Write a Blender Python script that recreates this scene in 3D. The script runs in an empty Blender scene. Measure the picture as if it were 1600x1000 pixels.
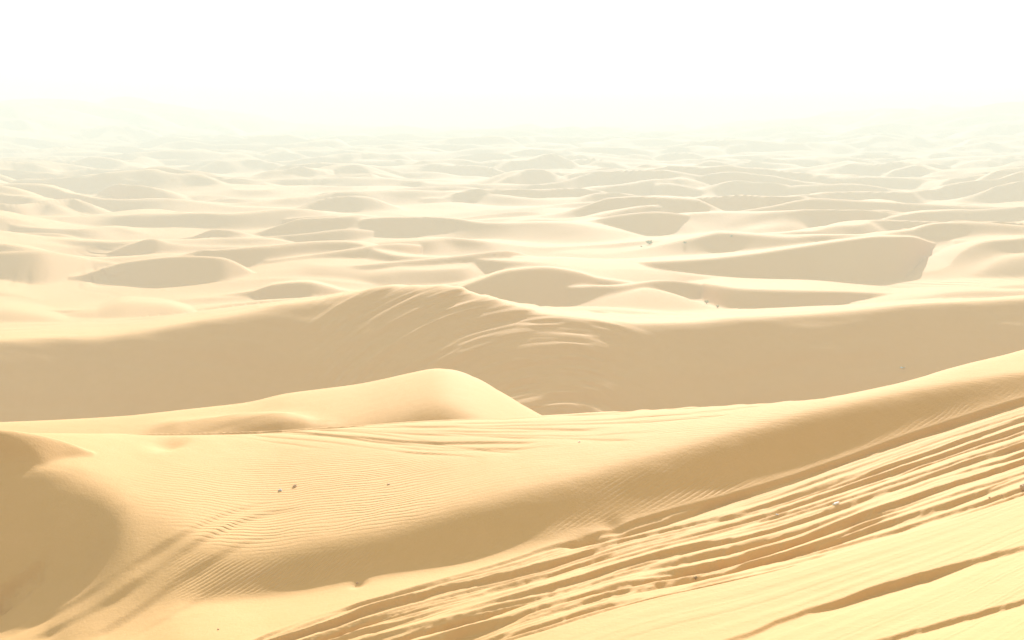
import bpy, math, random
import numpy as np

# ------------------------------------------------------------------ camera, sky, sun, exposure
scene = bpy.context.scene
CAM_H = 40.0
FPX = 1800.0                      # focal length in photograph pixels (1600 wide)
PITCH = math.atan(320.0 / FPX)    # horizon at row 180 of 1000
cam_d = bpy.data.cameras.new('camera')
cam_d.sensor_width = 36.0
cam_d.lens = 36.0 * FPX / 1600.0
cam_d.clip_start = 0.5
cam_d.clip_end = 60000.0
cam = bpy.data.objects.new('camera', cam_d)
scene.collection.objects.link(cam)
cam.location = (0, 0, CAM_H)
cam.rotation_euler = (math.radians(90) - PITCH, 0, 0)
scene.camera = cam

SUN_EL = 25.0
SUN_AZ = 7.0                      # degrees to the right of the view direction (+Y)
world = bpy.data.worlds.new('World')
scene.world = world
world.use_nodes = True
wn = world.node_tree
bgn = wn.nodes['Background']
sky = wn.nodes.new('ShaderNodeTexSky')
sky.sky_type = 'NISHITA'
sky.sun_disc = False
sky.sun_elevation = math.radians(SUN_EL)
sky.sun_rotation = math.radians(SUN_AZ)
sky.altitude = 0
sky.air_density = 0.6
sky.dust_density = 2.2
sky.ozone_density = 0.0
dusty = wn.nodes.new('ShaderNodeMix')          # dust in the air whitens the whole sky evenly
dusty.data_type = 'RGBA'
dusty.inputs[0].default_value = 0.70
dusty.inputs[7].default_value = (3.5, 3.22, 2.45, 1)
wn.links.new(sky.outputs[0], dusty.inputs[6])
wn.links.new(dusty.outputs[2], bgn.inputs[0])
bgn.inputs[1].default_value = 0.13

sun_d = bpy.data.lights.new('sun', 'SUN')
sun_d.energy = 4.0
sun_d.angle = math.radians(0.6)
sun_d.color = (1.0, 0.93, 0.97)
sun = bpy.data.objects.new('sun', sun_d)
scene.collection.objects.link(sun)
sun.rotation_euler = (math.radians(90 - SUN_EL), 0, math.radians(180 - SUN_AZ))

scene.view_settings.view_transform = 'Standard'
scene.view_settings.look = 'None'
scene.view_settings.gamma = 1.0
scene.view_settings.use_curve_mapping = False
scene.view_settings.exposure = 1.10
scene.cycles.use_denoising = True
scene.cycles.volume_bounces = 1
scene.cycles.max_bounces = 6
scene.cycles.diffuse_bounces = 3

SINP, COSP = math.sin(PITCH), math.cos(PITCH)
R0 = np.random.RandomState(11)


# ------------------------------------------------------------------ small maths helpers
def ray(u, v):
    """pixel of the photograph -> (x/y, drop/y) of its line of sight"""
    u = np.asarray(u, float); v = np.asarray(v, float)
    xr = (u - 800.0) / FPX
    yu = (500.0 - v) / FPX
    dy = COSP + yu * SINP
    return xr / dy, (SINP - yu * COSP) / dy


def pchip(xs, ys, x):
    xs = np.asarray(xs, float); ys = np.asarray(ys, float)
    h = np.diff(xs); d = np.diff(ys) / h
    n = len(xs); m = np.zeros(n)
    m[0] = d[0]; m[-1] = d[-1]
    for i in range(1, n - 1):
        if d[i - 1] * d[i] > 0:
            w1 = 2 * h[i] + h[i - 1]; w2 = h[i] + 2 * h[i - 1]
            m[i] = (w1 + w2) / (w1 / d[i - 1] + w2 / d[i])
    k = np.clip(np.searchsorted(xs, x) - 1, 0, n - 2)
    t = np.clip((x - xs[k]) / h[k], 0, 1)
    hh = h[k]
    return ((2*t**3 - 3*t**2 + 1) * ys[k] + (t**3 - 2*t**2 + t) * hh * m[k]
            + (-2*t**3 + 3*t**2) * ys[k+1] + (t**3 - t**2) * hh * m[k+1])


U = np.arange(-3000.0, 4601.0, 4.0)


def smooth1(a, n):
    if n <= 1:
        return a
    k = np.hanning(n + 2)[1:-1]; k /= k.sum()
    p = np.pad(a, n // 2, mode='edge')
    return np.convolve(p, k, mode='same')[n // 2: n // 2 + len(a)]


def tab(pts, sm=11):
    """polyline of (u, value) -> smooth table over U, held constant past the ends"""
    p = sorted(pts)
    return smooth1(pchip([q[0] for q in p], [q[1] for q in p], np.clip(U, p[0][0], p[-1][0])), sm)


def vnoise(x, y, seed=0):
    """smooth value noise, -1..1"""
    r = np.random.RandomState(seed)
    T = r.rand(256, 256) * 2 - 1
    xi = np.floor(x).astype(np.int64); yi = np.floor(y).astype(np.int64)
    fx = x - xi; fy = y - yi
    fx = fx*fx*fx*(fx*(fx*6-15)+10); fy = fy*fy*fy*(fy*(fy*6-15)+10)
    a = T[xi & 255, yi & 255]; b = T[(xi+1) & 255, yi & 255]
    c = T[xi & 255, (yi+1) & 255]; d = T[(xi+1) & 255, (yi+1) & 255]
    return (a*(1-fx)+b*fx)*(1-fy) + (c*(1-fx)+d*fx)*fy


def fbm(x, y, seed=0, o=3):
    s = 0.0; amp = 1.0; t = 0.0
    for i in range(o):
        s = s + amp * vnoise(x * 2**i + 17.3*i, y * 2**i + 5.1*i, seed + i); t += amp; amp *= 0.5
    return s / t


def sstep(a, b, x):
    t = np.clip((x - a) / (b - a), 0, 1)
    return t * t * (3 - 2 * t)


def smax(a, b, k):
    return 0.5 * (a + b + np.sqrt((a - b)**2 + k * k))


# ------------------------------------------------------------------ the sheet of sand: rows by distance, columns by bearing
def logseg(a, b, n):
    return np.exp(np.linspace(math.log(a), math.log(b), n, endpoint=False))


Y = np.concatenate([logseg(1.5, 17, 26), logseg(17, 64, 580), logseg(64, 122, 30), logseg(122, 165, 170),
                    logseg(165, 420, 250), logseg(420, 2200, 360), logseg(2200, 9500, 25)])
A = np.concatenate([-np.linspace(1.75, 0.49, 44, endpoint=False), np.linspace(-0.49, 0.49, 880),
                    np.linspace(0.49, 1.75, 45)[1:]])
NY, NA = len(Y), len(A)
YY = Y[:, None] * np.ones((1, NA))
AA = np.ones((NY, 1)) * A[None, :]
XX = YY * AA
UC = 800 + A * FPX * 0.985                  # rough picture column of each bearing


def to_cols(u, v, *vals):
    """values given over the table U for a curve of rows v -> values per column"""
    a, _ = ray(u, v)
    o = np.argsort(a)
    return [np.interp(A, a[o], q[o]) for q in vals]


# ---- near ground: one dune flank by the camera, its trough, the long dune beyond it
vT = tab([(-400,1120),(0,1012),(100,998),(200,972),(280,945),(340,939),(400,936),(500,923),(600,906),(700,889),(800,868),(900,846),
          (1000,824),(1100,800),(1200,772),(1300,738),(1400,702),(1500,668),(1600,636),(1800,575),(2000,520)])
yT = tab([(-400,30),(0,34),(280,37.8),(500,38.5),(800,38.5),(1000,40),(1200,43),(1400,47.5),(1600,52),(2000,60)], 51)
vB = tab([(-400,760),(0,742),(100,744),(200,785),(280,828),(340,853),(400,862),(500,846),(600,824),(700,797),(800,770),(900,744),
          (1000,716),(1100,688),(1200,660),(1300,634),(1400,613),(1500,597),(1600,584),(1800,545),(2000,500)], 25)
sF = tab([(-400,.3),(100,.3),(230,.32),(280,.38),(330,.50),(400,.61),(1400,.60),(1600,.56),(2000,.5)], 25)
vC = tab([(-400,672),(0,664),(200,667),(400,664),(500,658),(600,652),(700,646),(830,640),(1000,630),(1200,618),(1300,609),
          (1400,590),(1500,563),(1600,538),(1750,500),(2000,470)], 11)
sC = tab([(-400,-.03),(280,.0),(800,-.02),(1300,-.02),(2000,-.02)])
vK4 = tab([(-400,1300),(0,1180),(400,1090),(600,1040),(750,1002),(1000,931),(1200,887),(1400,832),(1500,803),(1600,769),(1800,700),(2000,640)])
vK5 = tab([(-400,1400),(0,1300),(800,1085),(1140,1001),(1220,968),(1300,942),(1400,908),(1500,880),(1600,857),(2000,760)])
vK6 = tab([(-400,1500),(0,1400),(800,1150),(1000,1100),(1240,1042),(1380,1000),(1500,965),(1600,940),(2000,850)])
sS = tab([(-400,.05),(200,.08),(400,.16),(800,.22),(1100,.2),(1400,.13),(1600,.10),(2000,.06)], 31)

_, r = ray(U, vT); zT = CAM_H - r * yT
_, r = ray(U, vB); yB = (CAM_H - zT + sF * yT) / (r + sF); zB = CAM_H - r * yB
_, r = ray(U, vC); yC = (CAM_H - zB + sC * yB) / (r + sC); zC = CAM_H - r * yC


def nearer(v, y0, z0, s):
    _, r = ray(U, v)
    y = (CAM_H - z0 - s * y0) / (r - s)
    return y, CAM_H - r * y


y4, z4 = nearer(vK4, yT, zT, sS)
y5, z5 = nearer(vK5, y4, z4, sS * 0 + .10)
y6, z6 = nearer(vK6, y5, z5, sS * 0 + .11)

cols = []
for v, yy, zz in ((vK6, y6, z6), (vK5, y5, z5), (vK4, y4, z4), (vT, yT, zT), (vB, yB, zB), (vC, yC, zC)):
    cols.append(to_cols(U, v, yy, zz))
ky = np.array([c[0] for c in cols]); kz = np.array([c[1] for c in cols])      # 6 x NA
kr = [1.0, 1.0, 2.0, 1.1, None, 2.2]
rB = np.interp(UC, U, tab([(0,2.5),(200,2.2),(330,1.3),(500,.75),(900,.8),(1300,.8),(1600,.7)], 31))


def ramp(d, r):
    return 0.5 * (d + np.sqrt(d * d + r * r))


sl = (kz[1:] - kz[:-1]) / (ky[1:] - ky[:-1])
s0 = -0.14 * np.ones(NA)
slopes = [s0] + list(sl) + [-0.42 * np.ones(NA), -0.30 * np.ones(NA)]
z0n = kz[0] + s0 * (YY - ky[0])
knots = list(ky) + [ky[5] + 46.0]
rT = np.interp(UC, U, tab([(300,.45),(700,.5),(900,.95),(1300,1.4),(1600,1.5)], 31))
rad = [1.0, 1.0, 2.0, rT, rB, 2.0, 10.0]
zn = z0n
for i, kyy in enumerate(knots):
    zn = zn + (slopes[i+1] - slopes[i]) * ramp(YY - kyy, rad[i])

# column-wise look-up: where does a picture row meet the near ground
near_rows = np.where((Y > 17) & (Y < 66))[0]


def screen_v(z):
    rr = (CAM_H - z) / YY
    yu = (SINP - rr * COSP) / (COSP + rr * SINP)
    return 500 - FPX * yu


Vn = screen_v(zn)


def hit(u0, v0):
    """distances y per column of a traced line (u, v) laid on the near ground; outside its span the amplitude is 0"""
    a0, _ = ray(U, v0)
    uu = np.interp(A, a0, U); vv = np.interp(A, a0, v0)
    out = np.zeros(NA)
    lo, hi = near_rows[0], near_rows[-1]
    for j in range(NA):
        if -0.6 < A[j] < 0.6:
            col = Vn[lo:hi, j]
            k = int(np.argmax(col < vv[j]))
            if k == 0:                      # above the ground's own skyline: take the skyline
                k = int(np.argmin(col)); out[j] = Y[lo + k]
            else:
                f = (col[k-1] - vv[j]) / max(col[k-1] - col[k], 1e-6)
                out[j] = Y[lo+k-1] + f * (Y[lo+k] - Y[lo+k-1])
        elif A[j] <= -0.6:
            pass
    out[A <= -0.6] = out[np.argmax(A > -0.6)]
    out[A >= 0.6] = out[np.argmax(A >= 0.6) - 1]
    return out, uu


# small shaded hump at the left edge
vh = tab([(-300,664),(0,672),(60,680),(110,693),(145,708)], 9)
vhf = tab([(-300,735),(0,728),(60,722),(110,713),(145,711)], 9)
yhf, uh = hit(U, vhf)
yhf = smooth1(yhf, 9)
zhf = np.array([np.interp(yhf[j], Y, zn[:, j]) for j in range(NA)])
rh, = to_cols(U, vh, ray(U, vh)[1])
yh = (CAM_H - zhf + .72 * yhf) / (rh + .72)
zh = CAM_H - rh * yh
zh = zh - .6 * np.maximum(uh - 145, 0) / FPX * yh
dd = yh - YY
hump = zh - (.58 * (np.sqrt(dd * dd + .04) - .2) + .14 * dd)
hump = np.where(YY > 17, hump, -99)
HM = hump > zn
zn = smax(zn, hump, .06)
Vn = screen_v(zn)

# hollow at the left edge
vb1 = tab([(-300,752),(0,748),(60,739),(110,737),(148,764),(178,815),(192,845)], 9)
vb2 = tab([(-300,1040),(0,966),(50,944),(100,914),(148,877),(178,840),(192,845)], 9)
yb1, ub = hit(U, vb1)
yb1, = to_cols(U, vb1, tab([(-300,44.4),(0,45.0),(60,45.5),(110,45.5),(150,44.7),(188,42.8),(230,41.5)], 9))
rb1, = to_cols(U, vb1, ray(U, vb1)[1])
zb1 = CAM_H - rb1 * yb1
_, r2 = ray(U, vb2); r2, = to_cols(U, vb2, r2)
yb2 = (CAM_H - zb1 + 0.72 * yb1) / (r2 + 0.72)
zb2 = CAM_H - r2 * yb2
bowl = np.maximum(zb1 - 0.72 * (yb1 - YY), zb2 + 0.06 * (yb2 - YY))
bowl = bowl + 2.5 * np.clip(YY - yb1 - .7, 0, None) ** 2 + (9 * np.clip((ub - 150) / 42, 0, 20) ** 2.5)[None, :]
zn = -smax(-zn, -bowl, 0.50)

# its rim is soft: loose sand has run into it
ri = np.where((Y > 33) & (Y < 52))[0]; ci = np.where((UC > -60) & (UC < 340))[0]
blk = zn[ri[0]:ri[-1]+1, ci[0]:ci[-1]+1].copy()


def blur(b, n, ax):
    k = np.hanning(2 * n + 3)[1:-1]; k /= k.sum()
    pad = [(0, 0), (0, 0)]; pad[ax] = (n, n)
    p = np.pad(b, pad, mode='edge'); out = np.zeros_like(b)
    for i, w in enumerate(k):
        out += w * (p[i:i + b.shape[0], :] if ax == 0 else p[:, i:i + b.shape[1]])
    return out


sm = blur(blur(blk, 20, 0), 34, 1)
vb_ = Vn[ri[0]:ri[-1]+1, ci[0]:ci[-1]+1]; ub_ = np.ones_like(vb_) * ub[ci][None, :]
wt = sstep(-40, 20, ub_) * (1 - sstep(230, 320, ub_)) * sstep(722, 745, vb_)
wt = wt * (1 - (1 - sstep(60, 130, ub_)) * sstep(840, 880, vb_)) 
zn[ri[0]:ri[-1]+1, ci[0]:ci[-1]+1] = blk * (1 - wt) + sm * wt
Vn = screen_v(zn)
# wind- and wheel-cut ledges running along the near flank
i4, iT = 2, 3
span = np.maximum(ky[iT] - ky[i4], 1.0)
q = np.zeros((NY, NA))
q = np.where(YY < ky[iT], (ky[iT] - YY) / span, -1.0)
q0 = np.interp(UC, [0, 300, 400, 550, 700, 900, 1000], [1.2, .62, .42, .24, .12, .02, 0.0])
tm = (q - q0) * span
near = (YY < 70) & (YY > 15)
rr_ = np.random.RandomState(5)
led = np.zeros((NY, NA))
lst = []
pos = 0.25
spn = np.interp(UC, [300, 700, 1000, 1300, 1600], [13, 12, 11, 12, 16])
bigs = [.5, 2.0, 3.6, 4.9, 6.3, 7.4, 8.7, 9.9, 11.0]
lst += [(b + rr_.uniform(-.2, .2), rr_.uniform(.17, .33), rr_.uniform(.7, 1.4)) for b in bigs]
while pos < 12.0:
    big = False
    lst.append((pos, (rr_.uniform(.18, .36) if big else rr_.uniform(.05, .15)), (rr_.uniform(.9, 1.6) if big else rr_.uniform(.3, .7))))
    pos += (rr_.uniform(.6, 1.1) if big else rr_.uniform(.25, .6))
fr = (q - q0) / np.maximum(1 - q0, .2)
for i, (p, am, L) in enumerate(lst):
    f0 = p / 12.0
    mz = vnoise(AA * 9 + 3.7 * i, AA * 0 + i, 70 + i)
    mz2 = vnoise(AA * 30 + 1.7 * i, AA * 0 + i, 170 + i)
    mz3 = vnoise(AA * 150 + 1.1 * i, AA * 0 + i, 270 + i)
    amp = am * np.clip(.75 + 1.0 * vnoise(AA * 7 + 9.1 * i, AA * 0 + 3 * i, 370 + i), .05, 1.35)
    tilt = rr_.uniform(-.8, .8) * (UC - rr_.uniform(700, 1400)) / 600.0
    t = (fr - f0) * spn + tilt + mz * .38 + mz2 * .09 + mz3 * .045
    on = sstep(-.03, .12 + am * .5, t)
    led -= np.where(near, amp * on * np.exp(-np.clip(t, 0, 50) / L) * sstep(0, .02, fr) * (1 - sstep(1.0, 1.04, fr)), 0)
# two clear ledges lower on the flank
t5 = np.where(near, ky[1] - YY, -5)
wob = .08 * vnoise(AA * 40, AA * 0, 4) + .03 * vnoise(AA * 110, AA * 0, 5)
a5 = np.interp(UC, [1080, 1180, 1280, 1400, 1480, 1560, 1640, 1700], [0, .07, .11, .27, .30, .15, .13, .12])
t = t5 + wob
led -= a5 * sstep(-.03, .22, t) * np.exp(-np.clip(t, 0, 50) / 1.1) * near
t = np.where(near, ky[0] - YY, -5) + wob * 1.3
a6 = np.interp(UC, [1100, 1300, 1400, 1500, 1700], [0, .05, .09, .13, .12])
led -= a6 * sstep(-.03, .16, t) * np.exp(-np.clip(t, 0, 50) / .8) * near
# faint scoring between them
fq = np.where(near, (ky[i4] - YY), 0)
led += np.where(fq > .3, .012 * vnoise(fq * 2.2 + .5 * vnoise(AA * 5, AA*0, 8), AA * 3.5, 9) + .007 * vnoise(fq * 6.5, AA * 6, 10), 0)
inz = sstep(.0, .04, fr) * (1 - sstep(.96, 1.03, fr)) * near
led += inz * (.05 * vnoise(fr * 13 * 1.5 + .8 * vnoise(AA * 6, AA * 0, 13), AA * 9, 14) + .025 * vnoise(fr * 13 * 4.5, AA * 22, 15))
zn = zn + led


def groove(pts, am, L, w=.12, fade=40, wobble=.05, seed=0):
    """a rut: sharp far lip, shallow bank towards the camera; its line is traced in the photograph and laid on the ground"""
    global zn
    u0, u1 = min(p[0] for p in pts), max(p[0] for p in pts)
    yg, uu = hit(U, tab(pts, 7))
    yg = smooth1(yg, 7)
    m = sstep(u0 - 2, u0 + min(fade, 40), uu) * (1 - sstep(u1 - fade, u1 + 2, uu))
    ok = m > 0
    j = np.where(ok)[0]
    t = yg[j] - YY[:, j] + wobble * vnoise(AA[:, j] * 60 + seed, AA[:, j] * 0, 31 + seed)
    mod = .75 + .5 * vnoise(AA[:, j] * 25 + 3 * seed, AA[:, j] * 0, 51 + seed)
    zn[:, j] -= am * m[j] * mod * sstep(-w, w, t) * np.exp(-np.clip(t, 0, 90) / L) * (YY[:, j] > 17) * (YY[:, j] < 66)


G = [([(150,664),(400,667),(600,674),(800,681),(1000,688)], .07, .7),
     ([(200,668),(420,671),(560,682),(700,690),(850,689)], .10, .8),
     ([(380,677),(500,689),(640,704),(760,713)], .06, .8),
     ([(300,672),(480,676),(600,688),(760,699),(840,698)], .08, .8),
     ([(180,662),(500,663),(800,668),(950,671)], .06, .9),
     ([(420,659),(600,656),(820,650),(1000,645)], .08, 1.0),
     ([(520,667),(800,664),(1000,658),(1150,646)], .05, .8),
     ([(620,671),(800,673),(960,667)], .05, .7),
     ([(160,657),(300,659),(480,668),(620,680),(720,696),(820,706)], .06, .6),
     ([(340,667),(560,671),(760,677),(900,680),(1040,672)], .06, .6),
     ([(460,661),(700,656),(900,648),(1120,634)], .06, .8),
     ([(700,661),(900,657),(1100,643),(1220,630)], .05, .7),
     ([(600,694),(700,701),(800,700),(900,694)], .05, .6),
     ([(980,637),(1100,629),(1240,617),(1330,606)], .06, .7),
     ([(200,664),(330,677),(430,690),(520,703)], .04, .5)]
G2 = [([(-20,1004),(100,950),(200,888),(280,838),(360,800),(470,775)], .15, .7),
      ([(40,1004),(150,950),(240,893),(310,846),(400,806),(500,790)], .17, .8),
      ([(130,1004),(230,944),(300,893),(380,850),(470,828)], .13, .8),
      ([(190,1006),(280,955),(350,918),(430,900)], .07, .6)]
for i, (p, am, L) in enumerate(G):
    groove(p, am, L, seed=i)
for i, (p, am, L) in enumerate(G2):
    groove(p, am, L, w=.34, fade=150, wobble=.02, seed=60 + i)
for i, (p, am, L) in enumerate([([(-10,918),(20,912),(45,903),(70,890)], .16, .5), ([(-10,934),(20,925),(50,913),(68,900)], .15, .4),
                                ([(-10,946),(15,936),(40,926),(52,918)], .13, .4), ([(-10,925),(10,920),(30,916)], .12, .3)]):
    groove(p, am, L, w=.08, fade=10, seed=40 + i)

# a small scooped pit and a few footprints
def pit(u, v, wx, wy, dep):
    global zn
    _, rr = ray(u, v); a, _ = ray(u, v)
    j = int(np.argmin(np.abs(A - a))); w = np.where((Y > 17) & (Y < 64))[0]; c = Vn[w, j]
    k = w[int(np.argmax(c <= max(v, c.min())))]
    x0, y0 = a * Y[k], Y[k]
    g = np.exp(-((XX - x0) / wx)**2 - ((YY - y0) / wy)**2)
    zn = zn - dep * g


pit(262, 691, .75, 1.3, .38)
for i in range(9):
    pit(980 + i * 38 + (i % 2) * 9, 637 - i * 3.0 - (i > 5) * (i - 5) * 1.6 + (i % 2) * 3, .35, .7, .10)
for u_, v_, w_ in ((560, 915, .25), (915, 842, .30), (930, 838, .28), (897, 848, .3), (960, 822, .35)):
    pit(u_, v_, w_, w_ * 1.3, .12)

for u_, v_ in ((64, 889), (50, 899), (36, 909), (58, 905), (42, 918), (22, 919), (8, 929), (30, 931), (14, 941), (4, 948)):
    pit(u_, v_, .20, .26, .17)

# gentle unevenness of the near ground
zn = zn + np.where(near, .05 * fbm(XX / 4.5, YY / 6.0, 21, 3), 0)

Z = zn.copy()
ID = np.zeros((NY, NA), np.int16)
names = {0: ('sand_dune', 'near dune flank scored by long wind and wheel ruts, with a wide shaded trough')}

# ---- ground level away from the camera
base = 3.5 - 3.4 * sstep(150, 260, YY)
base = base + 1.3 * fbm(XX / 110., YY / 150., 33, 3) * sstep(200, 450, YY) + .55 * fbm(XX / 30., YY / 34., 37, 2) * sstep(200, 330, YY) + .25 * fbm(XX / 22., YY / 30., 35, 3) * sstep(90, 160, YY)


def waves(lam, th, warp, seed, H, front=.31):
    """linked asymmetric ridges: steep towards the camera, long backs, crests bent by noise"""
    xr = XX * math.cos(th) - YY * math.sin(th); yr = YY * math.cos(th) + XX * math.sin(th)
    p = (yr + warp * fbm(xr / (lam * 1.5), yr / (lam * 1.9), seed, 3) * 1.6) / lam
    k = np.floor(p); f = p - k
    g1 = np.clip(f / front, 0, 1); g2 = np.clip((f - front) / (1 - front), 0, 1)
    prof = np.where(f < front, g1 ** 1.25, 1 - (g2 * g2 * .65 + g2 * .35))
    prof = 1.06 - np.sqrt((1 - prof) ** 2 + .06 ** 2) - .0
    am = np.clip(.42 + 1.15 * vnoise(xr / (lam * 1.1) + k * 7.31, k * 3.17, seed + 9), .04, 1.2)
    return H * am * prof


far_on = sstep(250, 520, YY)
wf = waves(46, .10, 26, 201, 1.0)
wf = smax(wf, .85 * waves(36, -.22, 20, 211, 1.0) - .05, .08)
wf2 = smax(waves(84, .06, 46, 221, 1.0), .8 * waves(64, -.15, 36, 231, 1.0), .08)
wh = sstep(165, 250, YY) * (4.5 + 3.2 * far_on)
base = base + smax(wf * wh, wf2 * 16 * sstep(600, 1300, YY) - .5, .4)


def hill(u, y, h, wx, wy):
    x = (u - 800) / FPX * y
    return h * np.exp(-((XX - x) / wx)**2 - ((YY - y) / wy)**2)


base = base + hill(90, 1500, 31, 190, 330) + hill(-250, 1250, 24, 200, 260) + hill(300, 1900, 27, 220, 330)
base = base + hill(1560, 1500, 25, 260, 380) + hill(1420, 1900, 23, 260, 300) + hill(2000, 1300, 22, 300, 300) + hill(850, 1500, 4, 260, 250)
Z = smax(Z, base, .6)
ID[HM] = 4
ID[base > zn] = 1
names[4] = ('sand_dune', 'small shaded sand hump at the left edge above the deep hollow')
names[1] = ('sand_plain', 'pale sand plain rolling away to the horizon under haze')
DF = [0]


def lay(zl, rows, colsl, idn, k):
    s = np.ix_(rows, colsl)
    cur = Z[s]
    ID[s] = np.where(zl > cur, idn, ID[s])
    Z[s] = smax(cur, zl, k) - np.where(np.abs(zl - cur) < 12 * k, 0, 0)


def dune(pts, idn=None, label=None, zb=0., sf=.56, sb=.13, r=1.2, k=.5, yfix=None, end=.30, skew=0., smo=7):
    """a dune from its traced crest: points (u, v_crest, v_foot) with the foot on level zb, or yfix for given distances"""
    us = [p[0] for p in pts]
    vc = tab([(p[0], p[1]) for p in pts], smo)
    _, rc = ray(U, vc)
    if yfix is not None:
        yc = tab([(p[0], p[2]) for p in pts], 61)
    else:
        vf = tab([(p[0], p[2]) for p in pts], smo)
        _, rf = ray(U, vf)
        yf = (CAM_H - zb) / rf
        yc = smooth1((CAM_H - zb + sf * yf) / (rc + sf), 15)
    zc = CAM_H - rc * yc
    zc, yc, uu = to_cols(U, vc, zc, yc, U)
    if isinstance(sf, list):
        sf = np.interp(uu, U, tab(sf, 25))
    else:
        sf = np.full(NA, sf)
    over = np.maximum(us[0] - uu, 0) + np.maximum(uu - us[-1], 0)
    zc = zc - end * (np.sqrt((over / FPX * yc)**2 + 1) - 1)
    cj = np.where(over / FPX * yc < 70)[0]
    yl, yh = yc[cj].min() - 60, yc[cj].max() + 170
    ri = np.where((Y > yl) & (Y < yh))[0]
    yy = YY[np.ix_(ri, cj)]; aa = AA[np.ix_(ri, cj)]
    wig = .35 * r * vnoise(aa * yy.mean() / 14., aa * 0, (hash(str(us[0])) & 255) if False else int(abs(us[0])) % 251)
    d = yc[cj] - yy + wig
    sf = sf[cj]
    zl = zc[cj] - ((sf + sb) / 2 * (np.sqrt(d * d + r * r) - r) + (sf - sb) / 2 * d)
    if sf.max() < .15:
        zl = zl - .6 * ramp(d - 13, 2.0)          # its toe falls into the dip behind the near dune
    lay(zl, ri, cj, 1 if idn is None else idn, k)
    if idn is not None and label:
        names[idn] = ('sand_dune', label)


# low dune just behind the near one: bright domed back towards the camera
dune([(-200,668,70),(0,661,72),(150,653,73),(300,640,74),(400,628,75),(440,618,75),(500,610,75),(560,602,75),(640,585,75),(690,577,74),(730,586,72),
      (780,613,70),(820,637,68),(860,660,66)], 2, 'low bright dune with a smooth domed toe below the great shaded dune',
     yfix=1, sf=-.03, sb=.5, r=2.0, k=.12, end=.6, smo=15)
dune([(285,660,67),(330,654,67),(380,647,66.5),(430,644,66),(470,650,65),(500,660,64)], 2, None, yfix=1, sf=.60, sb=.5, r=1.6, k=.25, end=.5)
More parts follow.
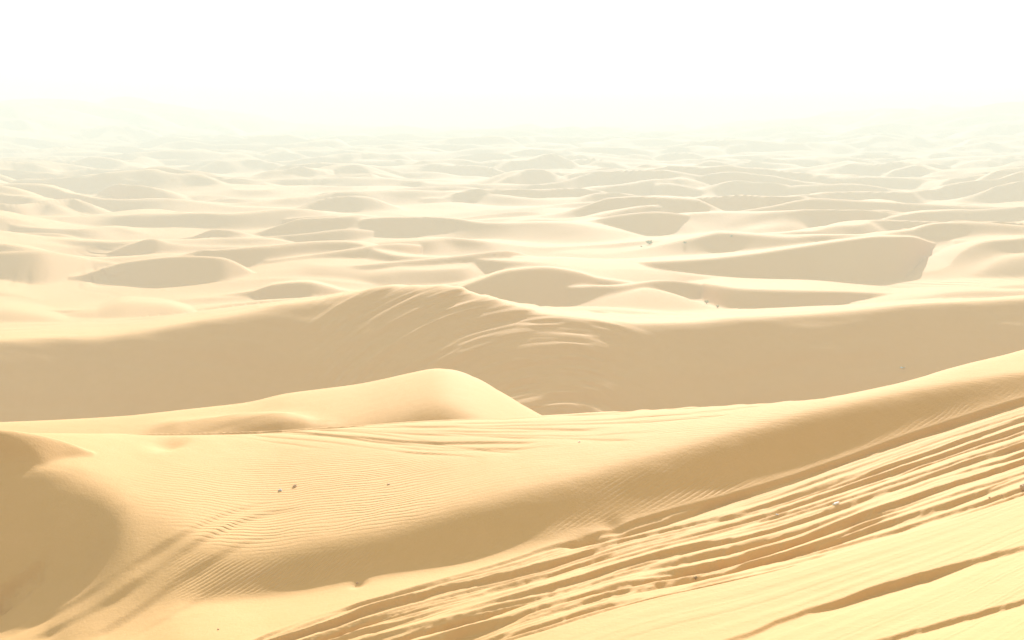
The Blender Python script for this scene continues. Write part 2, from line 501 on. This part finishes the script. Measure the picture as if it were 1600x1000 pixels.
# great shaded dune across the picture
dune([(-300,575,138),(-100,552,139),(0,536,140),(60,533,141),(150,530,142),(250,516,143),(350,497,145),(450,478,147),(520,465,149),(580,454,150),
      (640,448,150),(690,449,150),(740,460,149),(790,476,147),(830,488,146),(870,496,147),(930,503,149),(1000,507,151),(1060,507,152),
      (1150,500,153),(1250,492,154),(1350,485,155),(1450,478,156),(1600,468,158),(1900,445,162)], 3,
     'great shaded dune crossing the whole view, its rounded summit left of centre', yfix=1, sf=[(0,.56),(420,.55),(560,.485),(850,.475),(980,.50),(1150,.54),(1600,.55)], sb=.16, r=1.4, k=.8, smo=11)
D = [  # (points (u, v crest, v foot), label)  from near to far
 ([(-100,492,530),(0,487,530),(60,495,530),(120,510,532),(170,525,536)], 'rounded bright dune at the left just behind the great dune', dict(sf=.22, sb=.1, r=4)),
 ([(80,487,498),(130,486,500),(160,489,495)], None, dict()),
 ([(150,487,515),(200,474,515),(260,477,512),(330,495,510)], None, dict(sf=.2, r=4)),
 ([(176,497,500),(210,498,507),(260,507,513)], None, dict()),
 ([(690,462,487),(740,441,500),(800,422,500),(850,418,495),(900,425,485),(935,436,470)], 'peaked dune with a shaded left face right behind the great summit', dict()),
 ([(985,441,443),(1040,440,447),(1085,443,460),(1120,447,488),(1160,452,497),(1250,455,497),(1350,458,480),(1420,462,470)], 'low shaded ridge with a bright crest line right of centre', dict(sb=.08, end=.9)),
 ([(900,480,492),(950,463,493),(985,455,494),(1010,450,494),(1040,455,494),(1080,468,494),(1115,482,494)], None, dict(sf=.20, sb=.3, r=3.5, k=.5, end=.5)),
 ([(978,481,483),(1008,475.5,482.5),(1042,480,482)], None, dict(r=.3, end=.9)),
 ([(870,410,424),(940,407,430),(985,409,418)], None, dict()),
 ([(985,412,430),(1015,410,448),(1100,405,455),(1175,397,455),(1250,386,454),(1325,375,454),(1375,370,450),(1425,371,440),(1455,381,402)],
  'long broad shaded dune right of centre ending in a bright spur', dict(sb=.1)),
 ([(1470,383,398),(1500,375,412),(1550,384,425),(1620,389,432),(1750,380,430)], 'shaded dune at the right edge beside the bright spur', dict()),
 ([(1165,386,392),(1185,379,396),(1225,375,397),(1290,378,392)], None, dict()),
 ([(1330,352,354),(1370,352,366),(1415,358,376),(1485,354,383),(1600,359,388),(1750,350,385)], 'shaded ridge below the right skyline with a thin bright crest', dict()),
 ([(1320,340,345),(1340,333,352),(1375,328,354),(1430,335,352),(1520,340,350),(1620,342,356)], None, dict()),
 ([(790,363,370),(850,354,372),(900,349,372),(975,335,374),(1025,331,374),(1080,337,365),(1110,341,350)], 'wide shaded dune beyond the shrub in the middle distance', dict()),
 ([(1090,344,348),(1120,336,352),(1200,323,352),(1275,310,350),(1350,314,350),(1425,318,345),(1600,324,346),(1700,322,344)], None, dict()),
 ([(960,300,303),(1000,294,306),(1040,286,310),(1100,297,308)], None, dict()),
 ([(-150,398,450),(0,395,455),(60,393,452),(105,398,440),(150,408,425)], 'broad shaded dune at the left edge with tracked sand in front', dict()),
 ([(125,432,436),(200,410,442),(300,401,449),(345,403,450),(372,412,445),(395,428,440)], 'shaded dune with a bright flank at its right tip, left of centre', dict()),
 ([(360,414,424),(440,405,432),(500,397,432),(560,388,430),(620,381,425),(650,383,418),(675,391,400)], 'tapering shaded dune left of centre with a bright horn', dict()),
 ([(480,423,436),(560,415,438),(650,407,438),(720,400,436),(790,392,432),(812,396,420),(850,408,415)], None, dict()),
 ([(395,456,470),(430,445,478),(480,441,482),(505,446,480),(540,456,470)], 'low shaded dune before the long slope of the great dune', dict()),
 ([(540,466,470),(620,452,468),(700,446,464),(760,434,450)], None, dict(sf=.35)),
 ([(165,398,403),(205,382,408),(240,373,410),(265,380,408),(335,385,396),(400,386,390)], None, dict()),
 ([(300,371,378),(340,358,384),(370,361,384),(402,370,378)], None, dict()),
 ([(395,372,377),(470,366,382),(550,358,380),(590,362,372)], None, dict()),
 ([(225,343,348),(255,333,356),(290,331,357),(312,346,354)], None, dict()),
 ([(420,350,354),(450,342,364),(480,339,367),(530,337,366),(570,345,360),(600,350,354)], None, dict()),
 ([(590,362,366),(640,351,372),(690,344,371),(720,346,366),(747,353,358)], None, dict()),
 ([(-50,366,380),(40,365,384),(90,366,386),(140,378,384)], None, dict()),
 ([(580,396,402),(650,392,404),(720,386,400),(800,381,394),(860,384,388)], None, dict()),
 ([(620,318,321),(680,309,324),(720,311,322),(760,318,320)], None, dict()),
 ([(480,311,314),(515,300,318),(540,308,316)], None, dict()),
 ([(700,345,349),(760,336,352),(820,330,350),(870,336,345)], None, dict()),
 ([(0,330,336),(50,326,342),(110,332,344),(160,340,344)], None, dict()),
 ([(90,312,318),(150,306,324),(220,309,324),(280,317,322)], None, dict()),
 ([(300,318,322),(360,310,326),(420,314,324),(460,320,323)], None, dict()),
 ([(0,268,272),(60,266,284),(110,270,288),(160,280,288)], None, dict()),
 ([(210,296,300),(240,291,304),(290,289,304),(330,300,304)], None, dict()),
 ([(320,254,262),(360,247,266),(400,248,266),(430,258,264)], None, dict()),
 ([(850,286,292),(900,270,296),(960,265,294),(1000,276,288)], None, dict()),
 ([(1060,272,277),(1110,250,280),(1160,262,278)], None, dict()),
 ([(1180,300,304),(1240,290,310),(1330,287,310),(1400,296,306)], None, dict()),
 ([(1400,300,306),(1480,290,312),(1560,286,312),(1650,284,310)], None, dict()),
]
idn = 5
for pts, lab, kw in D:
    kk = dict(r=.6, k=.2, end=.16, zb=.4 if pts[0][1] > 420 else -.3)
    kk.update(kw)
    if lab:
        dune(pts, idn, lab, **kk); idn += 1
    else:
        dune(pts, None, None, **kk)


# ---- the dune field to the horizon: hundreds of crescent dunes scattered at random
def crescent(x0, y0, w, h, curv, sf, asym, seed):
    yl, yh = y0 - 1.2 * w - 40, y0 + 3.2 * w + 30
    ri = np.where((Y > yl) & (Y < yh))[0]
    if len(ri) == 0: return
    cj = np.where((A * y0 > x0 - 1.6 * w) & (A * y0 < x0 + 1.6 * w))[0]
    if len(cj) == 0: return
    x = XX[np.ix_(ri, cj)]; y = YY[np.ix_(ri, cj)]
    s = (x - x0) / w
    s = s + asym * (1 - np.clip(s * s, 0, 1)) * .5
    wig = vnoise(x / (w * .45) + seed, x * 0 + seed, seed % 97) * w * .10
    yc = y0 - curv * w * s * s + wig
    hc = h * (1 - s * s * 1.0) - np.maximum(np.abs(s) - 1, 0) * h
    hc = hc * (1 + .15 * vnoise(x / (w * .3), x * 0, (seed + 5) % 91))
    d = yc - y
    rr = .06 * w
    sb = h / (2.2 * w)
    zl = hc - ((sf + sb) / 2 * (np.sqrt(d*d + rr*rr) - rr) + (sf - sb) / 2 * d)
    zl = zl + base[np.ix_(ri, cj)]
    lay(zl, ri, cj, 1, max(.25, .05 * h))


rs = np.random.RandomState(3)
y = 175.0
cnt = 0
while y < 3600:
    sp = 27 + y * .018
    xmax = (.75 if y < 700 else .62) * y + 60
    x = -xmax + rs.rand() * sp
    while x < xmax:
        xx = x + rs.uniform(-.4, .4) * sp
        yy = y + rs.uniform(-.45, .45) * sp
        inside = abs(xx / yy) < .47
        if (not inside and yy < 700) or rs.rand() < (0 if yy < 560 else .25):
            h = rs.uniform(2.0, 5.2) * (1 + yy / 3500)
            w = rs.uniform(.5, 1.5) * sp
            crescent(xx, yy, w, h, rs.uniform(.05, .6), rs.uniform(.36, .6), rs.uniform(-.8, .8), int(rs.randint(1000)))
            cnt += 1
        elif 0:
            crescent(xx, yy, rs.uniform(.4, 1.0) * sp, rs.uniform(.7, 1.3) * (1 + (yy > 300) * 1.0), rs.uniform(.05, .5), rs.uniform(.34, .55), rs.uniform(-.8, .8), int(rs.randint(1000)))
        x += sp * 1.05
    y += sp * 1.0
print('dunes', cnt)

# curved wind streaks wrapped round the great dune's summit
_Vf = screen_v(Z)
_UU = 800 + FPX * AA * (COSP + (500 - _Vf) / FPX * SINP)
_rc = np.hypot(XX - 4.7, (Z + 1.0) * 1.5 + (YY - 140) * .2)
_an = np.arctan2((Z + 1.0) * 1.5, XX - 4.7)
_m = (ID == 3) * sstep(440, 580, _UU) * (1 - sstep(900, 1060, _UU))
Z += _m * (.26 * vnoise(_rc / 1.5 + .4 * vnoise(XX / 8, Z / 5, 71), _an * 2.2, 72) + .12 * vnoise(_rc / .6, _an * 5, 73))
_m = (ID == 3) * sstep(880, 1060, _UU)
Z += _m * (.16 * fbm(XX / 14, YY / 5, 76, 3) + .14 * vnoise(Z / 1.3 - XX * .06 + .5 * vnoise(XX / 9, Z / 5, 74), XX / 14., 75))

_m = (ID == 3) * (1 - sstep(500, 650, _UU))
Z += _m * (.28 * fbm(XX / 16, YY / 7, 77, 3) + .10 * vnoise(Z / .9 + XX * .1, XX / 9., 78))

# ------------------------------------------------------------------ ripple fields stored on the sand
Vf = screen_v(Z)
UU = 800 + FPX * AA * (COSP + (500 - Vf) / FPX * SINP)
nearm = (YY < 62)
# a: fine cross ripples of the bright back, b: oblique ripples on the shaded face
warp = .22 * fbm(XX / 2.6, YY / 2.6, 61, 2) + .05 * vnoise(XX / .7, YY / .7, 62) + .05 * vnoise(XX / 1.3, YY / .4, 63)
p_a = (YY + .08 * XX + warp * 1.3) / .30
m1 = sstep(150, 330, UU) * (1 - sstep(560, 800, UU)) * sstep(690, 750, Vf) * (1 - sstep(800 + 40, 900, Vf))
m1b = sstep(250, 500, UU) * (1 - sstep(1000, 1300, UU)) * sstep(655, 700, Vf)
vBc = np.interp(UU, U, vB); vTc = np.interp(UU, U, vT)
above = 1 - sstep(-30, 20, Vf - vBc)
a_a = (.026 * m1 * (.6 + .8 * fbm(XX / 3.5, YY / 3.5, 64, 2)) + .004 * m1b) * above * nearm + .012 * nearm * (UU > 1000) * above * (1 - m1b)
p_b = ((XX - YY * 1.05) / 1.45 + .16 * fbm(XX / 3.0, YY / 3.0, 65, 2) + .02 * (YY - 40)**2 * 0) / .17
face = sstep(-30, 25, Vf - vBc) * (1 - sstep(10, 45, Vf - vTc))
a_b = .030 * (.5 + 1.1 * fbm(XX / 3.2, YY / 2.2, 68, 2)).clip(.1, 1.2) * (1 - .7 * sstep(1050, 1450, UU)) * face * nearm * (YY > ky[3][None, :] + .2) * sstep(240, 330, UU) * sstep(.15, .6, (Vf - vBc) / np.maximum(vTc - vBc, 8) + .1)
# c: curved streaks on the great dune
xc, zc_ = (860 - 800) / FPX * 140, -1.0
rad_c = np.hypot(XX - xc, (Z - zc_) * 1.5 + (YY - 140) * .2)
p_c = (rad_c + .5 * fbm(XX / 9., Z / 6., 66, 2)) / .95
isd2 = (ID == 3)
m_c = sstep(440, 560, UU) * (1 - sstep(850, 1000, UU))
a_c = np.where(isd2, .075 * m_c * (.45 + .55 * fbm(XX / 5., Z / 4., 67, 2)), 0)
phase = np.where(isd2, p_c, np.where(Vf - vBc > -8, p_b, p_a))
ramp_a = np.where(isd2, a_c, np.where(Vf - vBc > -8, a_b, a_a))
# keep both phases separate so that the sheet never mixes them inside a face
warp4 = fbm(XX / 26., YY / 34., 81, 2)
p_d = (XX * .75 + YY * .30 + 13 * warp4) / 3.4


def blob(u, v, wu, wv):
    return np.exp(-((UU - u) / wu)**2 - ((Vf - v) / wv)**2)


a_d = np.where((ID != 3) & (YY > 165), 0.55 * (blob(150, 438, 110, 16) + .7 * blob(150, 395, 30, 8) + .6 * blob(1500, 440, 130, 8) + .5 * blob(60, 345, 50, 5) + .5 * blob(1050, 497, 120, 8)), 0)
a_d = a_d * (.4 + .9 * vnoise(XX / 9., YY / 14., 83)).clip(0, 1.2)
attrs = {'phase_four': p_d, 'height_four': a_d, 'phase_one': p_a, 'height_one': a_a, 'phase_two': p_b, 'height_two': a_b, 'phase_three': p_c, 'height_three': a_c}

# ------------------------------------------------------------------ normals of the whole sheet
dZa = np.gradient(Z, A, axis=1)
dZy = np.gradient(Z, Y, axis=0)
zx = dZa / YY
zy = dZy - (AA / YY) * dZa
N = np.stack([-zx, -zy, np.ones_like(Z)], -1)
N /= np.linalg.norm(N, axis=-1, keepdims=True)


# ------------------------------------------------------------------ sand material
def sand_material():
    m = bpy.data.materials.new('sand')
    m.use_nodes = True
    nt = m.node_tree; n = nt.nodes; L = nt.links
    b = n['Principled BSDF']
    b.inputs['Roughness'].default_value = .85
    b.inputs['Specular IOR Level'].default_value = .25
    tc = n.new('ShaderNodeTexCoord')

    def noise(scale, detail=3, rough=.5, vec=None):
        t = n.new('ShaderNodeTexNoise'); t.inputs['Scale'].default_value = scale
        t.inputs['Detail'].default_value = detail; t.inputs['Roughness'].default_value = rough
        L.new(vec or tc.outputs['Object'], t.inputs['Vector'])
        return t.outputs['Fac']

    def math_(op, a, c=None, d=None):
        t = n.new('ShaderNodeMath'); t.operation = op
        for i, s in enumerate((a, c, d)):
            if s is None: continue
            if isinstance(s, (int, float)): t.inputs[i].default_value = s
            else: L.new(s, t.inputs[i])
        return t.outputs[0]

    def mix(f, a, c):
        t = n.new('ShaderNodeMix'); t.data_type = 'RGBA'
        if isinstance(f, (int, float)): t.inputs[0].default_value = f
        else: L.new(f, t.inputs[0])
        for i, s in ((6, a), (7, c)):
            if isinstance(s, tuple): t.inputs[i].default_value = s
            else: L.new(s, t.inputs[i])
        return t.outputs[2]

    big = noise(.05, 4, .55)
    mid = noise(.9, 4, .6)
    fine = noise(14, 3, .7)
    c = mix(math_('MULTIPLY', big, 1.0), (.55, .325, .114, 1), (.63, .395, .156, 1))
    c = mix(math_('MULTIPLY', mid, .5), c, (.50, .30, .080, 1))
    c = mix(math_('MULTIPLY', fine, .25), c, (.65, .44, .16, 1))
    L.new(c, b.inputs['Base Color'])
    h = None
    for k, w in (('one', 1.2), ('two', .8), ('three', 1.0), ('four', 1.4)):
        ph = n.new('ShaderNodeAttribute'); ph.attribute_name = 'phase_' + k
        am = n.new('ShaderNodeAttribute'); am.attribute_name = 'height_' + k
        s = math_('SINE', math_('MULTIPLY', ph.outputs['Fac'], 2 * math.pi))
        s2 = math_('SINE', math_('MULTIPLY_ADD', ph.outputs['Fac'], 4 * math.pi, .8))
        s = math_('ADD', s, math_('MULTIPLY', s2, .28))
        br = math_('MULTIPLY', math_('ADD', noise(1.5 if k in ('one', 'two') else .35, 2), .25), am.outputs['Fac'])
        s = math_('MULTIPLY', s, math_('MULTIPLY', br, .5 * w))
        h = s if h is None else math_('ADD', h, s)
    h = math_('ADD', h, math_('MULTIPLY', noise(9, 3, .6), .013))
    h = math_('ADD', h, math_('MULTIPLY', noise(34, 2, .6), .004))
    h = math_('ADD', h, math_('MULTIPLY', noise(1.1, 3, .55), .03))
    bump = n.new('ShaderNodeBump'); bump.inputs['Strength'].default_value = 1.0
    bump.inputs['Distance'].default_value = 1.0
    L.new(h, bump.inputs['Height'])
    L.new(bump.outputs[0], b.inputs['Normal'])
    return m


SAND = sand_material()

# ------------------------------------------------------------------ cut the sheet into its dunes
vid = np.arange(NY * NA).reshape(NY, NA)
quads = np.stack([vid[:-1, :-1], vid[:-1, 1:], vid[1:, 1:], vid[1:, :-1]], -1).reshape(-1, 4)
fid = ID[:-1, :-1].reshape(-1)
P = np.stack([XX, YY, Z], -1).reshape(-1, 3).astype(np.float32)
NF = N.reshape(-1, 3).astype(np.float32)
for i, (nm, lab) in names.items():
    f = quads[fid == i]
    if len(f) == 0:
        print('empty dune', i, lab); continue
    used, inv = np.unique(f.reshape(-1), return_inverse=True)
    me = bpy.data.meshes.new(nm)
    me.vertices.add(len(used)); me.vertices.foreach_set('co', P[used].reshape(-1))
    nf = len(f)
    me.loops.add(nf * 4); me.loops.foreach_set('vertex_index', inv.astype(np.int32))
    me.polygons.add(nf)
    me.polygons.foreach_set('loop_start', np.arange(0, nf * 4, 4, dtype=np.int32))
    me.polygons.foreach_set('loop_total', np.full(nf, 4, np.int32))
    me.update(calc_edges=True)
    me.polygons.foreach_set('use_smooth', np.ones(nf, bool))
    for k, arr in attrs.items():
        at = me.attributes.new(k, 'FLOAT', 'POINT')
        at.data.foreach_set('value', arr.reshape(-1)[used].astype(np.float32))
    me.normals_split_custom_set_from_vertices([tuple(x) for x in NF[used].tolist()])
    me.materials.append(SAND)
    o = bpy.data.objects.new(nm, me)
    scene.collection.objects.link(o)
    o['kind'] = 'structure'
    o['label'] = lab

# ------------------------------------------------------------------ haze
hm = bpy.data.materials.new('haze')
hm.use_nodes = True
hn = hm.node_tree
for nd in list(hn.nodes):
    if nd.type != 'OUTPUT_MATERIAL': hn.nodes.remove(nd)
pv = hn.nodes.new('ShaderNodeVolumePrincipled')
pv.inputs['Color'].default_value = (.675, .815, .82, 1)
pv.inputs['Density'].default_value = .0016
pv.inputs['Anisotropy'].default_value = 0.0
hn.links.new(pv.outputs[0], hn.nodes['Material Output'].inputs['Volume'])
zt = float(max(Z.max(), CAM_H)) + 12.0
zb_ = float(Z.min()) - 1.5
x1 = 17500.
vs = [(-x1, -200, zb_), (x1, -200, zb_), (x1, 9700, zb_), (-x1, 9700, zb_), (-x1, -200, zt), (x1, -200, zt), (x1, 9700, zt), (-x1, 9700, zt)]
hme = bpy.data.meshes.new('haze')
hme.from_pydata(vs, [], [(0,3,2,1),(4,5,6,7),(0,1,5,4),(1,2,6,5),(2,3,7,6),(3,0,4,7)])
hme.materials.append(hm)
ho = bpy.data.objects.new('haze', hme)
scene.collection.objects.link(ho)
ho['kind'] = 'stuff'
print('Z range', Z.min(), Z.max())

# ------------------------------------------------------------------ small things lying and growing on the sand
from mathutils import Vector, noise as mnoise


def spot(u, v):
    a, _ = ray(u, v)
    j = int(np.argmin(np.abs(A - a)))
    col = screen_v(Z)[:, j] if False else None
    z = Z[:, j]
    rr = (CAM_H - z) / Y
    yu = (SINP - rr * COSP) / (COSP + rr * SINP)
    vv = 500 - FPX * yu
    k = np.where((Y > 17) & (vv <= v))[0]
    k = int(k[0])
    return Vector((float(a) * Y[k], Y[k], float(z[k]))), Y[k] / FPX       # point, metres per photograph pixel


def mat(name, col, rough=.7):
    m = bpy.data.materials.new(name); m.use_nodes = True
    nt = m.node_tree; b = nt.nodes['Principled BSDF']
    t = nt.nodes.new('ShaderNodeTexNoise'); t.inputs['Scale'].default_value = 25
    tc = nt.nodes.new('ShaderNodeTexCoord'); nt.links.new(tc.outputs['Object'], t.inputs['Vector'])
    r = nt.nodes.new('ShaderNodeValToRGB')
    r.color_ramp.elements[0].color = tuple(c * .7 for c in col) + (1,)
    r.color_ramp.elements[1].color = tuple(min(1, c * 1.25) for c in col) + (1,)
    nt.links.new(t.outputs['Fac'], r.inputs[0]); nt.links.new(r.outputs[0], b.inputs['Base Color'])
    b.inputs['Roughness'].default_value = rough
    return m


def mesh_obj(name, verts, faces, m, loc=None, parent=None, smooth=False):
    me = bpy.data.meshes.new(name); me.from_pydata([tuple(v) for v in verts], [], faces)
    me.materials.append(m)
    if smooth:
        me.polygons.foreach_set('use_smooth', [True] * len(me.polygons))
    o = bpy.data.objects.new(name, me); scene.collection.objects.link(o)
    if loc is not None: o.location = loc
    if parent is not None: o.parent = parent
    return o


def tag(o, label, cat, group=None):
    o['label'] = label; o['category'] = cat
    if group: o['group'] = group


M_LEAF = mat('shrub_leaf', (.32, .41, .16)); M_DRY = mat('dry_stalk', (.34, .26, .14))
M_STONE = mat('brown_stone', (.52, .34, .17)); M_PALE = mat('pale_stone', (.50, .46, .38))
M_WHITE = mat('white_plastic', (.80, .80, .76), .35); M_GREEN = mat('pale_green_plastic', (.35, .62, .50), .35)
M_BLUE = mat('pale_blue_plastic', (.55, .68, .70), .4)


def stick(vs, fs, p0, p1, r0, r1):
    d = (p1 - p0).normalized(); a = d.orthogonal().normalized(); b = d.cross(a)
    i = len(vs)
    for p, r in ((p0, r0), (p1, r1)):
        for k in range(3):
            t = k * 2.0944
            vs.append(p + (a * math.cos(t) + b * math.sin(t)) * r)
    for k in range(3):
        fs.append((i + k, i + (k + 1) % 3, i + 3 + (k + 1) % 3, i + 3 + k))


def shrub(u, v, wpx, hpx, label, seed, group, leaves=420, leaf=.055):
    p, px = spot(u, v)
    r = random.Random(seed)
    root = bpy.data.objects.new('desert_shrub', None); scene.collection.objects.link(root)
    root.location = p - Vector((0, 0, .03))
    tag(root, label, 'shrub', group)
    W, H = wpx * px / 2, hpx * px
    vs, fs, lv, lf = [], [], [], []
    for i in range(34):
        a = r.uniform(0, 6.283); s = r.uniform(.25, 1) ** .6
        tip = Vector((math.cos(a) * W * s, math.sin(a) * W * s, H * r.uniform(.45, 1) * (1.15 - .5 * s)))
        mid = tip * .5 + Vector((0, 0, H * .1))
        stick(vs, fs, Vector((0, 0, 0)), mid, W * .02, W * .014); stick(vs, fs, mid, tip, W * .014, W * .005)
        for k in range(leaves // 34):
            t = r.uniform(.35, 1.05)
            c = mid.lerp(tip, (t - .35) / .7) + Vector([r.gauss(0, 1) for _ in range(3)]) * W * .09
            c.z = max(c.z, .02)
            n = Vector([r.gauss(0, 1) for _ in range(3)]).normalized(); o_ = n.orthogonal().normalized(); q_ = n.cross(o_)
            L = leaf * W * r.uniform(.7, 1.6)
            b0 = len(lv); lv += [c - o_ * L, c + q_ * L * .45, c + o_ * L, c - q_ * L * .45]; lf.append((b0, b0+1, b0+2, b0+3))
    mesh_obj('branches', vs, fs, M_DRY, parent=root)
    mesh_obj('foliage', lv, lf, M_LEAF, parent=root)


shrub(1015, 382, 13, 8, 'round green shrub on the bright sand bank in the hazy middle distance', 1, 'desert shrubs', 520, .09)
shrub(1104, 475, 9, 8, 'larger of the two pale green shrubs on the lit slope right of centre', 2, 'desert shrubs', 420, .08)
shrub(1121, 481, 7, 6, 'smaller pale green shrub just below its larger neighbour on the lit slope', 3, 'desert shrubs', 360, .08)
shrub(1002, 386, 4, 3, 'tiny dark shrub left of the round green shrub on the far bank', 4, 'desert shrubs', 150, .14)
shrub(1070, 382, 6, 4, 'low dark shrub right of the round green shrub on the far bank', 5, 'desert shrubs', 180, .14)
shrub(1143, 372, 6, 3, 'small shrub where the far bank meets the long shaded dune', 6, 'desert shrubs', 160, .14)


def tuft(u, v, wpx, hpx, label, seed):
    p, px = spot(u, v); r = random.Random(seed); vs, fs = [], []
    for i in range(26):
        a = r.uniform(0, 6.283); s = r.uniform(.1, 1)
        q1 = Vector((math.cos(a) * wpx * px / 2 * s, math.sin(a) * wpx * px / 2 * s, hpx * px * r.uniform(.5, 1)))
        m_ = q1 * .5 + Vector((0, 0, hpx * px * .18))
        stick(vs, fs, Vector((0, 0, -.02)), m_, .006, .006); stick(vs, fs, m_, q1, .006, .002)
        for k in range(3):
            c = m_.lerp(q1, r.random()); b0 = len(vs); L = .018
            d = Vector([r.gauss(0, 1) for _ in range(3)]).normalized() * L; e = d.orthogonal().normalized() * L * .5
            vs += [c - d, c + e, c + d, c - e]; fs.append((b0, b0+1, b0+2, b0+3))
    o = mesh_obj('dry_tuft', vs, fs, M_DRY, loc=p)
    tag(o, label, 'plant')


tuft(1087, 909, 9, 6, 'small dry weed standing on a rut lip of the near slope, casting a short shadow', 7)


def stone(u, v, wpx, hpx, label, m, seed, name='stone'):
    import bmesh
    p, px = spot(u, v)
    bm = bmesh.new(); bmesh.ops.create_icosphere(bm, subdivisions=3, radius=1)
    for q_ in bm.verts:
        n = mnoise.noise(q_.co * 1.3 + Vector((seed, 0, 0))) * .35 + mnoise.noise(q_.co * 3.1 + Vector((0, seed, 0))) * .14
        q_.co *= 1 + n
        q_.co.x *= wpx * px / 2; q_.co.y *= wpx * px / 2.6; q_.co.z *= hpx * px / 1.6
    me = bpy.data.meshes.new(name); bm.to_mesh(me); bm.free(); me.materials.append(m)
    o = bpy.data.objects.new(name, me); scene.collection.objects.link(o)
    o.location = p + Vector((0, 0, hpx * px * .2)); o.rotation_euler = (0, .15, seed)
    tag(o, label, 'stone', 'stones scattered on the sand')


stone(461, 761, 8, 4.5, 'dark brown stone lying on the rippled sand, right of a pale one', M_STONE, 1.0)
stone(438, 767, 8, 4, 'pale stone lying on the rippled sand left of a dark brown one', M_PALE, 2.2)
stone(607, 758, 5, 2.6, 'small lone brown stone on smooth bright sand right of the ripples', M_STONE, 3.1)
stone(1598, 764, 13, 9, 'brown stone cut by the right edge of the picture, above the ruts', M_STONE, 4.4)
stone(1546, 779, 3.4, 2.4, 'tiny dark pebble near the right edge, lower of two', M_STONE, 5.2)
stone(1566, 775, 3.0, 2.4, 'tiny dark pebble near the right edge, upper of two', M_STONE, 6.2)
stone(558, 914, 4.0, 2.6, 'tiny pebble at the lower edge of the long shaded band', M_STONE, 7.2)
stone(341, 984, 4.0, 2.6, 'tiny pebble on smooth sand near the bottom edge, left of the ruts', M_STONE, 8.2)


def bottle(u, v, L, label):
    p, px = spot(u, v)
    prof = [(-.5, .0), (-.5, .13), (-.46, .17), (-.1, .16), (0, .14), (.12, .17), (.26, .15), (.36, .07), (.42, .06)]
    vs, fs = [], []
    n = 12; S = L * px
    for x, r in prof:
        for k in range(n):
            t = 6.2832 * k / n
            rr = r * (1 + .18 * mnoise.noise(Vector((x * 5, math.cos(t) * 2, math.sin(t) * 2))))
            vs.append(Vector((x, math.cos(t) * rr, math.sin(t) * rr)) * S)
    for i in range(len(prof) - 1):
        for k in range(n):
            fs.append((i*n+k, i*n+(k+1) % n, (i+1)*n+(k+1) % n, (i+1)*n+k))
    o = mesh_obj('plastic_bottle', vs, fs, M_WHITE, loc=p + Vector((0, 0, S * .13)), smooth=True)
    o.rotation_euler = (0, math.radians(12), math.radians(195))
    vs, fs = [], []
    for x, r in ((.41, 0), (.41, .08), (.52, .08), (.52, 0)):
        for k in range(n):
            t = 6.2832 * k / n; vs.append(Vector((x, math.cos(t) * r, math.sin(t) * r)) * S)
    for i in range(3):
        for k in range(n):
            fs.append((i*n+k, i*n+(k+1) % n, (i+1)*n+(k+1) % n, (i+1)*n+k))
    mesh_obj('cap', vs, fs, M_GREEN, parent=o)
    tag(o, label, 'bottle')


bottle(1306, 789, 12, 'crushed white plastic bottle with pale green cap lying among the ruts')


def scrap(u, v, wpx, label, m, seed):
    p, px = spot(u, v); vs, fs = [], []
    n = 7; S = wpx * px
    for i in range(n):
        for k in range(n):
            x, y = i / (n-1) - .5, k / (n-1) - .5
            vs.append(Vector((x * S, y * S * .7, (.10 + .30 * mnoise.noise(Vector((x * 3.5 + seed, y * 3.5, seed))) + .12 * mnoise.noise(Vector((x * 9, y * 9, seed)))) * S)))
    for i in range(n-1):
        for k in range(n-1):
            fs.append((i*n+k, (i+1)*n+k, (i+1)*n+k+1, i*n+k+1))
    o = mesh_obj('litter_scrap', vs, fs, m, loc=p)
    tag(o, label, 'litter', 'scraps of litter on the sand')


scrap(1410, 575, 8, 'pale blue scrap of plastic at the foot of the great shaded dune, near the right', M_BLUE, 1.5)
scrap(1214, 806, 5, 'tiny white scrap of litter caught in the ruts left of the bottle', M_WHITE, 2.5)
scrap(905, 691, 4, 'tiny white scrap of litter on the smooth sand above the shaded band', M_WHITE, 3.5)
